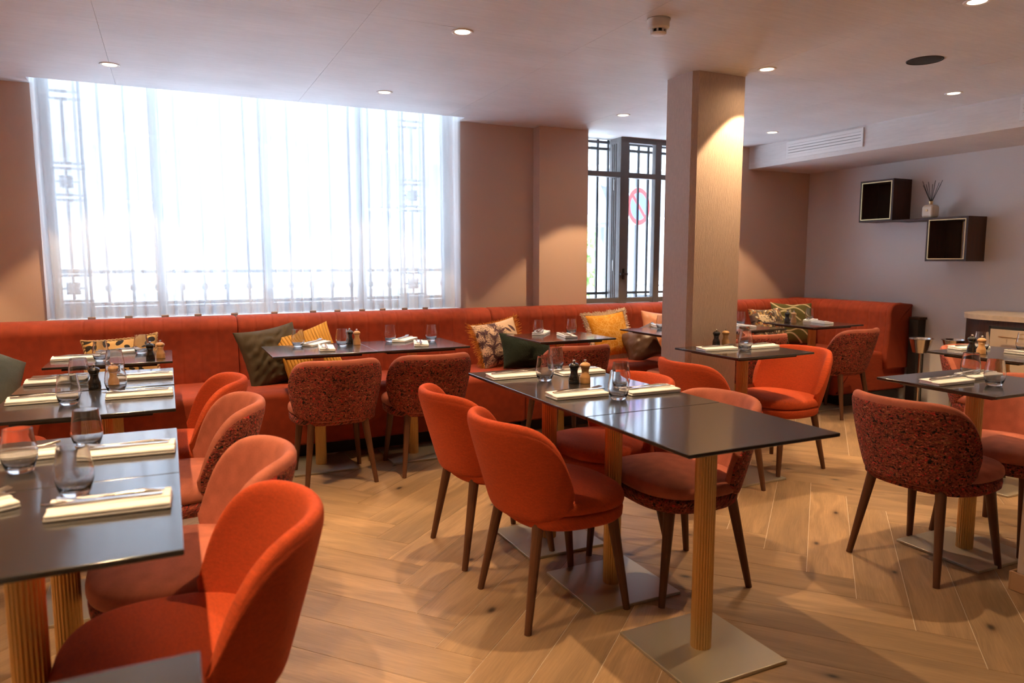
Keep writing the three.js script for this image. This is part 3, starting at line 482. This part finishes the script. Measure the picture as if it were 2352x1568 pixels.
const napkinGeo = (() => { const a = rbox(-0.115, 0.115, 0, 0.0085, -0.046, 0.046, 0.004, 3), b = rbox(-0.1135, 0.114, 0.007, 0.0165, -0.044, 0.0465, 0.0046, 3), c = rbox(-0.114, 0.1125, 0.0145, 0.0185, -0.046, 0.012, 0.0018, 2); const g = merge([a, b, c]), p = g.attributes.position; for (let i = 0; i < p.count; i++) { const x = p.getX(i), z = p.getZ(i); p.setY(i, Math.max(0, p.getY(i) * (1 + 0.12 * Math.sin(x * 21 + z * 30)))); p.setZ(i, z + 0.0025 * Math.sin(x * 17)); } g.computeVertexNormals(); return g; })();
function bend(g, f) { const p = g.attributes.position; for (let i = 0; i < p.count; i++) p.setY(i, p.getY(i) + f(p.getX(i), p.getZ(i))); g.computeVertexNormals(); return g; }
const forkGeo = (() => { const s = new THREE.Shape(), up = [[-0.1, 0.0035], [-0.097, 0.006], [-0.06, 0.0055], [0.0, 0.0028], [0.03, 0.0026], [0.044, 0.0095], [0.055, 0.0118], [0.1, 0.0112]]; s.moveTo(-0.1, -0.0035); for (const [x, y] of up) s.lineTo(x, y); for (const k of [0, 1, 2]) { const y = 0.0112 - 0.0032 - k * 0.0064; s.lineTo(0.1, y + 0.0005); s.lineTo(0.063, y); s.lineTo(0.063, y - 0.003); s.lineTo(0.1, y - 0.0028); } for (const [x, y] of [...up].reverse()) s.lineTo(x, -y); s.closePath(); const g = new THREE.ExtrudeGeometry(s, { depth: 0.0018, bevelEnabled: true, bevelSize: 0.0003, bevelThickness: 0.0003, bevelSegments: 1, steps: 1 }); g.rotateX(-Math.PI / 2); return bend(g, (x) => (x > 0.02 ? -0.006 * Math.sin((x - 0.02) / 0.08 * Math.PI) + 0.006 * (x - 0.02) / 0.08 : 0.004 * Math.sin((x + 0.1) / 0.12 * Math.PI))); })();
const knifeGeo = (() => { const s = new THREE.Shape(); s.moveTo(-0.11, -0.004); s.lineTo(-0.112, 0.002); s.lineTo(-0.108, 0.006); s.lineTo(-0.02, 0.004); s.lineTo(-0.005, 0.006); s.lineTo(0.08, 0.0085); s.quadraticCurveTo(0.108, 0.008, 0.112, -0.004); s.lineTo(-0.004, -0.006); s.lineTo(-0.02, -0.0045); s.closePath(); const g = new THREE.ExtrudeGeometry(s, { depth: 0.0024, bevelEnabled: true, bevelSize: 0.0006, bevelThickness: 0.0006, bevelSegments: 2 }); g.rotateX(-Math.PI / 2); return g; })();
const order = (k, z, zs) => (zs.length < 2 ? '' : z === Math.min(...zs) ? ', window side' : ', far side');
const GL = { L1: [[-0.345, -4.372], [-0.16, -4.643]], L2: [[-0.357, -3.46], [-0.24, -3.72]], L3: [[-0.343, -2.97], [-0.205, -3.17]], L4: [[-0.35, -2.06], [-0.223, -2.25]], L5: [[-0.208, -1.80]], B1: [[0.714, -4.58], [0.969, -4.487]], B2: [[1.314, -4.612], [1.573, -4.528]], B3: [[2.404, -4.565], [2.664, -4.539]], B4: [[3.472, -4.528]], B5: [[4.351, -4.591]], B6: [[4.945, -4.612], [5.195, -4.627]], T5: [[3.20, -3.345], [3.007, -3.13]], A1: [[1.443, -2.68], [1.631, -2.925]], A2: [[1.629, -2.38], [1.494, -2.195]], R1: [[3.197, -1.95], [3.068, -1.77]], R2: [[4.201, -2.51], [4.36, -2.37]] };
for (const [k, list] of Object.entries(GL)) list.forEach(([x, z]) => single('stemless_glass', glassGeo, M.glass, 'stemless glass on the ' + TABLES[k][2] + order(k, z, list.map((q) => q[1])), 'glass', [x, TH - low(k) + 0.0003, z], 0, 'empty stemless glasses'));
const ML = { L1: [[-0.107, -4.32], [-0.057, -4.357]], L2: [[-0.288, -3.295], [-0.222, -3.30]], B1: [[1.039, -4.586], [1.072, -4.53]], A1: [[1.519, -2.562], [1.568, -2.553]], T5: [[2.985, -3.35], [3.06, -3.352]], B6: [[4.822, -4.534], [4.877, -4.513]], R2: [[4.07, -2.485], [4.044, -2.415]] };
for (const [k, list] of Object.entries(ML)) list.forEach(([x, z], i) => { const t = thing(i ? 'salt_mill' : 'pepper_mill', (i ? 'small pale beech salt mill on the ' : 'small black pepper mill on the ') + TABLES[k][2], 'mill', [x, TH - low(k), z], 0, 'pairs of small mills'), m = i ? M.beech : M.blackmill; part('body', millBody, m, t); part('head', millHead, m, t); part('knob', millKnob, M.steel, t); });
const NP = { // x, z, turn
  L1: [[-0.474, -4.502, 0], [-0.281, -4.705, 0.35]], L2: [[-0.445, -3.515, 0.02], [-0.115, -3.50, 0]], L3: [[-0.435, -3.075, 0.05], [-0.118, -3.04, 0]], L4: [[-0.405, -2.20, 0.1], [-0.118, -2.135, -0.05]], L5: [[-0.425, -1.74, 0.5], [-0.130, -1.662, -0.04]],
  B1: [[0.833, -4.638, 0.9], [0.848, -4.372, 1.45]], B2: [[1.416, -4.612, 0.9], [1.442, -4.351, 1.3]], B3: [[2.457, -4.622, 0.9], [2.53, -4.372, 1.35]], B4: [[3.56, -4.643, 1.3]], B5: [[4.211, -4.414, 1.45]], B6: [[5.111, -4.539, 0.6], [5.059, -4.388, 1.4]],
  T5: [[2.85, -3.19, -0.05], [3.155, -3.165, 0.04]], A1: [[1.36, -2.82, 0], [1.68, -2.785, 0.04]], A2: [[1.386, -2.312, 0], [1.688, -2.262, 0]], R1: [[2.945, -1.89, 0.0], [3.235, -1.93, 0.05]], R2: [[4.21, -2.585, -0.1], [4.24, -2.27, 1.57]] };
for (const [k, list] of Object.entries(NP)) list.forEach(([x, z, a], i) => {
  const zs = list.map((q) => q[1]), which = order(k, z, zs), d = TABLES[k][2];
  single('folded_napkin', napkinGeo, M.napkin, 'folded napkin on the ' + d + which, 'napkin', [x, TH - low(k), z], a, 'folded cream napkins');
  const sgn = i ? -1 : 1, fx = 0.012 * sgn, y = TH - low(k) + 0.0205, put = (o, dx, dz, da) => { const c = Math.cos(a), s = Math.sin(a); o.position.set(x + dx * c + dz * s, y, z - dx * s + dz * c); o.rotation.y = a + da + (i ? Math.PI : 0); };
  put(single('table_fork', forkGeo, M.steel, 'steel fork, ' + d + which, 'fork', [0, 0, 0], 0, 'steel forks on the napkins'), fx + 0.012, -0.026, 0.04);
  put(single('table_knife', knifeGeo, M.steel, 'steel knife, ' + d + which, 'knife', [0, 0, 0], 0, 'steel knives on the napkins'), fx - 0.002, -0.004, -0.03);
});
// ---------------------------------------------------------------- cushions
function cushionGeo(w, h, t, s = 0, wr = 0.004, relief) {
  const pinch = 0.10, e = (u) => Math.pow(1 - u * u, 0.42), g = pad((u, v) => V(u * w / 2 * (1 - pinch * (1 - v * v)), v * h / 2 * (1 - pinch * (1 - u * u)), 0), 34, 34, (u, v) => { const n = wr * (vnoise(u * 4 + 20 + s, v * 4 + 20, 999, 999, 5) - 0.5) * 2 + wr * (vnoise(u * 9 + 20 + s, v * 9 + 20, 999, 999, 6) - 0.5), r = relief ? relief(u, v) : 0; return Math.max(0.001, t / 2 * e(u) * e(v) + (n + r) * e(u) * e(v)); }); return g;
}
function cushion(name, label, mat, w, h, t, pos, [lean, yaw, tilt], s, wr, relief) {
  const c = thing(name, label, 'cushion', pos); c.rotation.order = 'YXZ'; c.rotation.set(lean, yaw, tilt); part('cover', cushionGeo(w, h, t, s, wr, relief), mat, c); return c;
}
const cloth = (o) => phys({ roughness: 0.85, bumpMap: T.weave, bumpScale: 0.0006, ...o });
const knot = (u, v) => 0.012 * Math.abs(Math.sin((u * 3 + v) * 3.2 + 1.5 * Math.sin(v * 5))) * Math.abs(Math.sin((v * 3 - u) * 3.2 + 1.2 * Math.sin(u * 6))) * 2;
cushion('olive_cushion', 'olive brown quilted cushion leaning against the banquette', cloth({ color: lin(0.068, 0.047, 0.02) }), 0.42, 0.42, 0.14, [0.605, 0.632, -4.93], [-0.42, 0.25, 0.13], 1, 0.006, knot);
cushion('corduroy_cushion', 'mustard corduroy cushion lying under the banquette table', cloth({ color: lin(0.62, 0.30, 0.035), bumpMap: T.cord, bumpScale: 0.01 }), 0.40, 0.40, 0.13, [0.83, 0.63, -4.86], [-0.5, -0.1, 0.32], 2, 0.006);
const fl = cushion('floral_cushion', 'cream floral print cushion with orange fringe', cloth({ map: T.floral }), 0.42, 0.36, 0.13, [2.275, 0.632, -4.97], [-0.36, 0.2, 0.12], 3, 0.004);
cushion('velvet_cushion', 'dark green velvet cushion leaning on the floral one', phys({ color: lin(0.012, 0.022, 0.010), roughness: 0.9, bumpMap: T.fur, bumpScale: 0.004, sheen: 0.4, sheenColor: lin(0.1, 0.16, 0.08) }), 0.44, 0.28, 0.14, [2.43, 0.585, -4.80], [-0.4, 0.05, -0.06], 4, 0.006);
const yf = cushion('fringed_cushion', 'yellow damask cushion with cream tassel fringe', cloth({ map: T.damask, bumpMap: T.fur, bumpScale: 0.002 }), 0.42, 0.38, 0.15, [3.285, 0.650, -4.97], [-0.36, 0.12, 0.06], 5, 0.005);
cushion('satin_cushion', 'bronze satin cushion on the banquette by the column', phys({ color: lin(0.13, 0.065, 0.036), roughness: 0.42, sheen: 0.6, sheenColor: lin(0.8, 0.6, 0.5), sheenRoughness: 0.3 }), 0.30, 0.30, 0.13, [3.47, 0.585, -4.78], [-0.45, -0.85, 0.45], 6, 0.008);
cushion('copper_cushion', 'copper satin cushion half hidden behind the column', phys({ color: lin(0.62, 0.25, 0.11), roughness: 0.35, sheen: 0.5, sheenColor: lin(1, 0.7, 0.5), sheenRoughness: 0.3 }), 0.42, 0.40, 0.14, [3.80, 0.64, -4.90], [-0.42, -0.2, -0.1], 7, 0.009);
cushion('bird_print_cushion', 'brown and cream bird print cushion on the corner banquette', cloth({ map: T.pheasant }), 0.44, 0.40, 0.14, [5.02, 0.636, -4.93], [-0.36, 0.1, 0.0], 8, 0.005);
cushion('vine_cushion', 'olive cushion with cream vine lines in the banquette corner', cloth({ map: T.vine }), 0.44, 0.42, 0.14, [5.40, 0.66, -5.0], [-0.3, -0.25, -0.03], 9, 0.005);
cushion('sequin_cushion', 'grey green sequin cushion at the picture edge', cloth({ color: lin(0.085, 0.105, 0.062), roughness: 0.4, bumpMap: T.tweedBump, bumpScale: 0.004 }), 0.46, 0.46, 0.2, [-0.95, 0.60, -4.70], [-0.35, 0.9, -0.55], 10, 0.005);
const lp = cushion('leopard_cushion', 'tan and black leopard cushion with rope trim', cloth({ map: T.leopard }), 0.40, 0.36, 0.13, [-0.27, 0.625, -4.92], [-0.40, 0.0, 0.08], 11, 0.005);
// fringes and rope follow the rims
function rimPoint(w, h, t) { const pinch = 0.10; t = ((t % 1) + 1) % 1 * 4; const k = Math.floor(t), f = (t - k) * 2 - 1, [u, v] = [[f, 1], [1, -f], [-f, -1], [-1, f]][k]; return V(u * w / 2 * (1 - pinch * (1 - v * v)), v * h / 2 * (1 - pinch * (1 - u * u)), 0); }
function fringe(parent, w, h, len, n, r, mat, topk = 1, skip = null, name = 'fringe') {
  const G = []; for (let i = 0; i < n; i++) { const t = i / n; if (skip && skip(t)) continue; const p = rimPoint(w, h, t), d = p.clone().normalize(), l = len * rr(0.75, 1.15) * (t < 0.25 ? topk : 1), jit = V(rr(-1, 1), rr(-1, 1), rr(-1, 1)).multiplyScalar(0.35 * l), q = p.clone().addScaledVector(d, l).add(jit); q.y -= 0.2 * l; G.push(bar([p.x, p.y, p.z + rr(-0.012, 0.012)], [q.x, q.y, q.z], r, r * 0.6, 4)); }
  const m = part(name, merge(G), mat, parent); m.userData.kind = 'stuff';
}
fringe(yf, 0.42, 0.38, 0.036, 1500, 0.0046, cloth({ color: lin(0.66, 0.50, 0.36), bumpMap: null }));
fringe(fl, 0.42, 0.36, 0.05, 460, 0.0022, cloth({ color: lin(0.62, 0.22, 0.02), bumpMap: null }), 0.35);
{ const pts = []; for (let i = 0; i < 80; i++) { const p = rimPoint(0.40, 0.36, i / 80); pts.push(p); } const c = new THREE.CatmullRomCurve3(pts, true), G = []; for (const s of [0, 1]) { const q = []; for (let i = 0; i < 400; i++) { const p = c.getPointAt(i / 400), a = i * 0.6 + s * Math.PI, d = p.clone().normalize(); q.push(p.clone().addScaledVector(d, 0.006 + 0.005 * Math.cos(a)).add(V(0, 0, 0.005 * Math.sin(a)))); } G.push(new THREE.TubeGeometry(new THREE.CatmullRomCurve3(q, true), 400, 0.0058, 6, true)); } part('rope_trim', merge(G), cloth({ color: lin(0.55, 0.36, 0.17) }), lp); }
// ---------------------------------------------------------------- shelf wall, sideboard, buckets
{
  const t = thing('wall_shelf', 'dark wood shelf of two gold-edged open boxes on taupe wall', 'shelf', [XR, 0, 0]);
  const D = 0.24, th = 0.018;
  const boxUnit = (z0, z1, y0, y1) => {
    const b = part('box', merge([rbox(-D, 0, y1 - th, y1, z0, z1, 0.001), rbox(-D, 0, y0, y0 + th, z0, z1, 0.001), rbox(-D, 0, y0 + th, y1 - th, z0, z0 + th, 0.001), rbox(-D, 0, y0 + th, y1 - th, z1 - th, z1, 0.001)]), M.walnut, t);
    part('gold_edging', merge([box(-D - 0.002, -D + 0.01, y1 - th - 0.006, y1 - th, z0 + th, z1 - th), box(-D - 0.002, -D + 0.01, y0 + th, y0 + th + 0.006, z0 + th, z1 - th), box(-D - 0.002, -D + 0.01, y0 + th + 0.006, y1 - th - 0.006, z0 + th, z0 + th + 0.006), box(-D - 0.002, -D + 0.01, y0 + th + 0.006, y1 - th - 0.006, z1 - th - 0.006, z1 - th)]), M.gold, b);
    part('mirror_back', box(-0.012, -0.004, y0 + th, y1 - th, z0 + th, z1 - th), M.mirror, b);
  };
  boxUnit(-4.67, -4.33, 1.615, 1.987); boxUnit(-4.0, -3.65, 1.258, 1.622);
  part('shelf_board', rbox(-D, 0, 1.604, 1.622, -4.33, -4.0, 0.002), M.walnut, t);
  const r = thing('reed_diffuser', 'cream ceramic reed diffuser with black sticks on the shelf', 'diffuser', [5.90, 1.6225, -4.03]);
  const body = rbox(-0.046, 0.046, 0, 0.115, -0.050, 0.050, 0.026, 5), p = body.attributes.position; for (let i = 0; i < p.count; i++) { const k = 1 + 0.12 * Math.sin(p.getY(i) / 0.115 * Math.PI); p.setX(i, p.getX(i) * k); p.setZ(i, p.getZ(i) * k); } body.computeVertexNormals();
  part('bottle', body, M.ceramic, r); part('neck', lathe([[0, 0.11], [0.016, 0.11], [0.014, 0.135], [0.018, 0.14], [0.018, 0.144], [0, 0.144]], 20), M.gold, r); part('badge', bar([-0.050, 0.066, 0], [-0.056, 0.066, 0], 0.010, 0.009, 16), M.gold, r);
  for (let k = 0; k < 9; k++) { const a = k / 9 * 6.28 + 0.4; part('reed', bar([0.006 * Math.cos(a + 3), 0.11, 0.006 * Math.sin(a + 3)], [0.045 * Math.cos(a), 0.30 + 0.02 * Math.sin(k * 2.3), 0.085 * Math.sin(a)], 0.0024, 0.0024, 6), M.dark, r); }
}
{
  const t = thing('sideboard', 'rounded wooden sideboard with marble top and cream doors', 'sideboard', [XR - 0.004, 0, -3.53]);
  const outline = (o) => { const s = new THREE.Shape(), R = 0.30, x0 = -0.58 - o, L = 1.5; s.moveTo(0, o); s.lineTo(x0 + R, o); s.absarc(x0 + R, -R + o, R, Math.PI / 2, Math.PI, false); s.lineTo(x0, -L); s.lineTo(0, -L); s.closePath(); return s; };
  const ex = (o, y0, y1) => { const g = new THREE.ExtrudeGeometry(outline(o), { depth: y1 - y0, bevelEnabled: false, curveSegments: 16 }); g.rotateX(-Math.PI / 2); g.translate(0, y0, 0); return metricUV(g.toNonIndexed()); };
  part('body', ex(0, 0.0, 0.825), M.walnut, t); part('marble_top', ex(0.012, 0.825, 0.862), M.marble, t);
  for (const z0 of [0.31, 0.86]) { const d = part('door', rbox(-0.592, -0.58, 0.08, 0.765, z0 + 0.012, z0 + 0.52, 0.002), M.cream, t); part('door_surround', merge([box(-0.586, -0.578, 0.768, 0.785, z0, z0 + 0.532), box(-0.586, -0.578, 0.06, 0.077, z0, z0 + 0.532), box(-0.586, -0.578, 0.06, 0.785, z0 - 0.004, z0 + 0.01)]), M.dark, d); part('handle', merge([rbox(-0.628, -0.616, 0.708, 0.718, z0 + 0.09, z0 + 0.42, 0.002), bar([-0.59, 0.713, z0 + 0.13], [-0.62, 0.713, z0 + 0.13], 0.004), bar([-0.59, 0.713, z0 + 0.38], [-0.62, 0.713, z0 + 0.38], 0.004)]), M.gold, d, 'slim brass handle'); }
  const b = (pos, label) => { const k = thing('ice_bucket', label, 'bucket', pos, 0, 'steel ice buckets on stands'); part('bowl', lathe([[0, 0.50], [0.055, 0.50], [0.06, 0.503], [0.088, 0.612], [0.098, 0.616], [0.098, 0.621], [0.086, 0.620], [0.058, 0.512], [0, 0.508]], 32), M.steel, k); part('stand', merge([bar([0, 0.012, 0], [0, 0.5, 0], 0.012), bar([0, 0, 0], [0, 0.014, 0], 0.11, 0.10, 28)]), M.steel, k); };
  b([5.64, 0, -3.86], 'polished steel ice bucket beside the banquette end'); b([5.80, 0, -3.68], 'polished steel ice bucket beside the sideboard');
  const c = thing('service_stand', 'narrow dark service stand behind the banquette end', 'stand', [5.985, 0, -4.16]); part('body', rbox(-0.03, 0.07, 0, 0.745, -0.04, 0.05, 0.006), M.plinth, c); part('ledge', rbox(-0.035, 0.072, 0.745, 0.765, -0.045, 0.06, 0.004), M.walnut, c);
}
scene.traverse((o) => { if (o.isMesh) { o.castShadow = true; o.receiveShadow = true; } });
renderer.render(scene, camera);
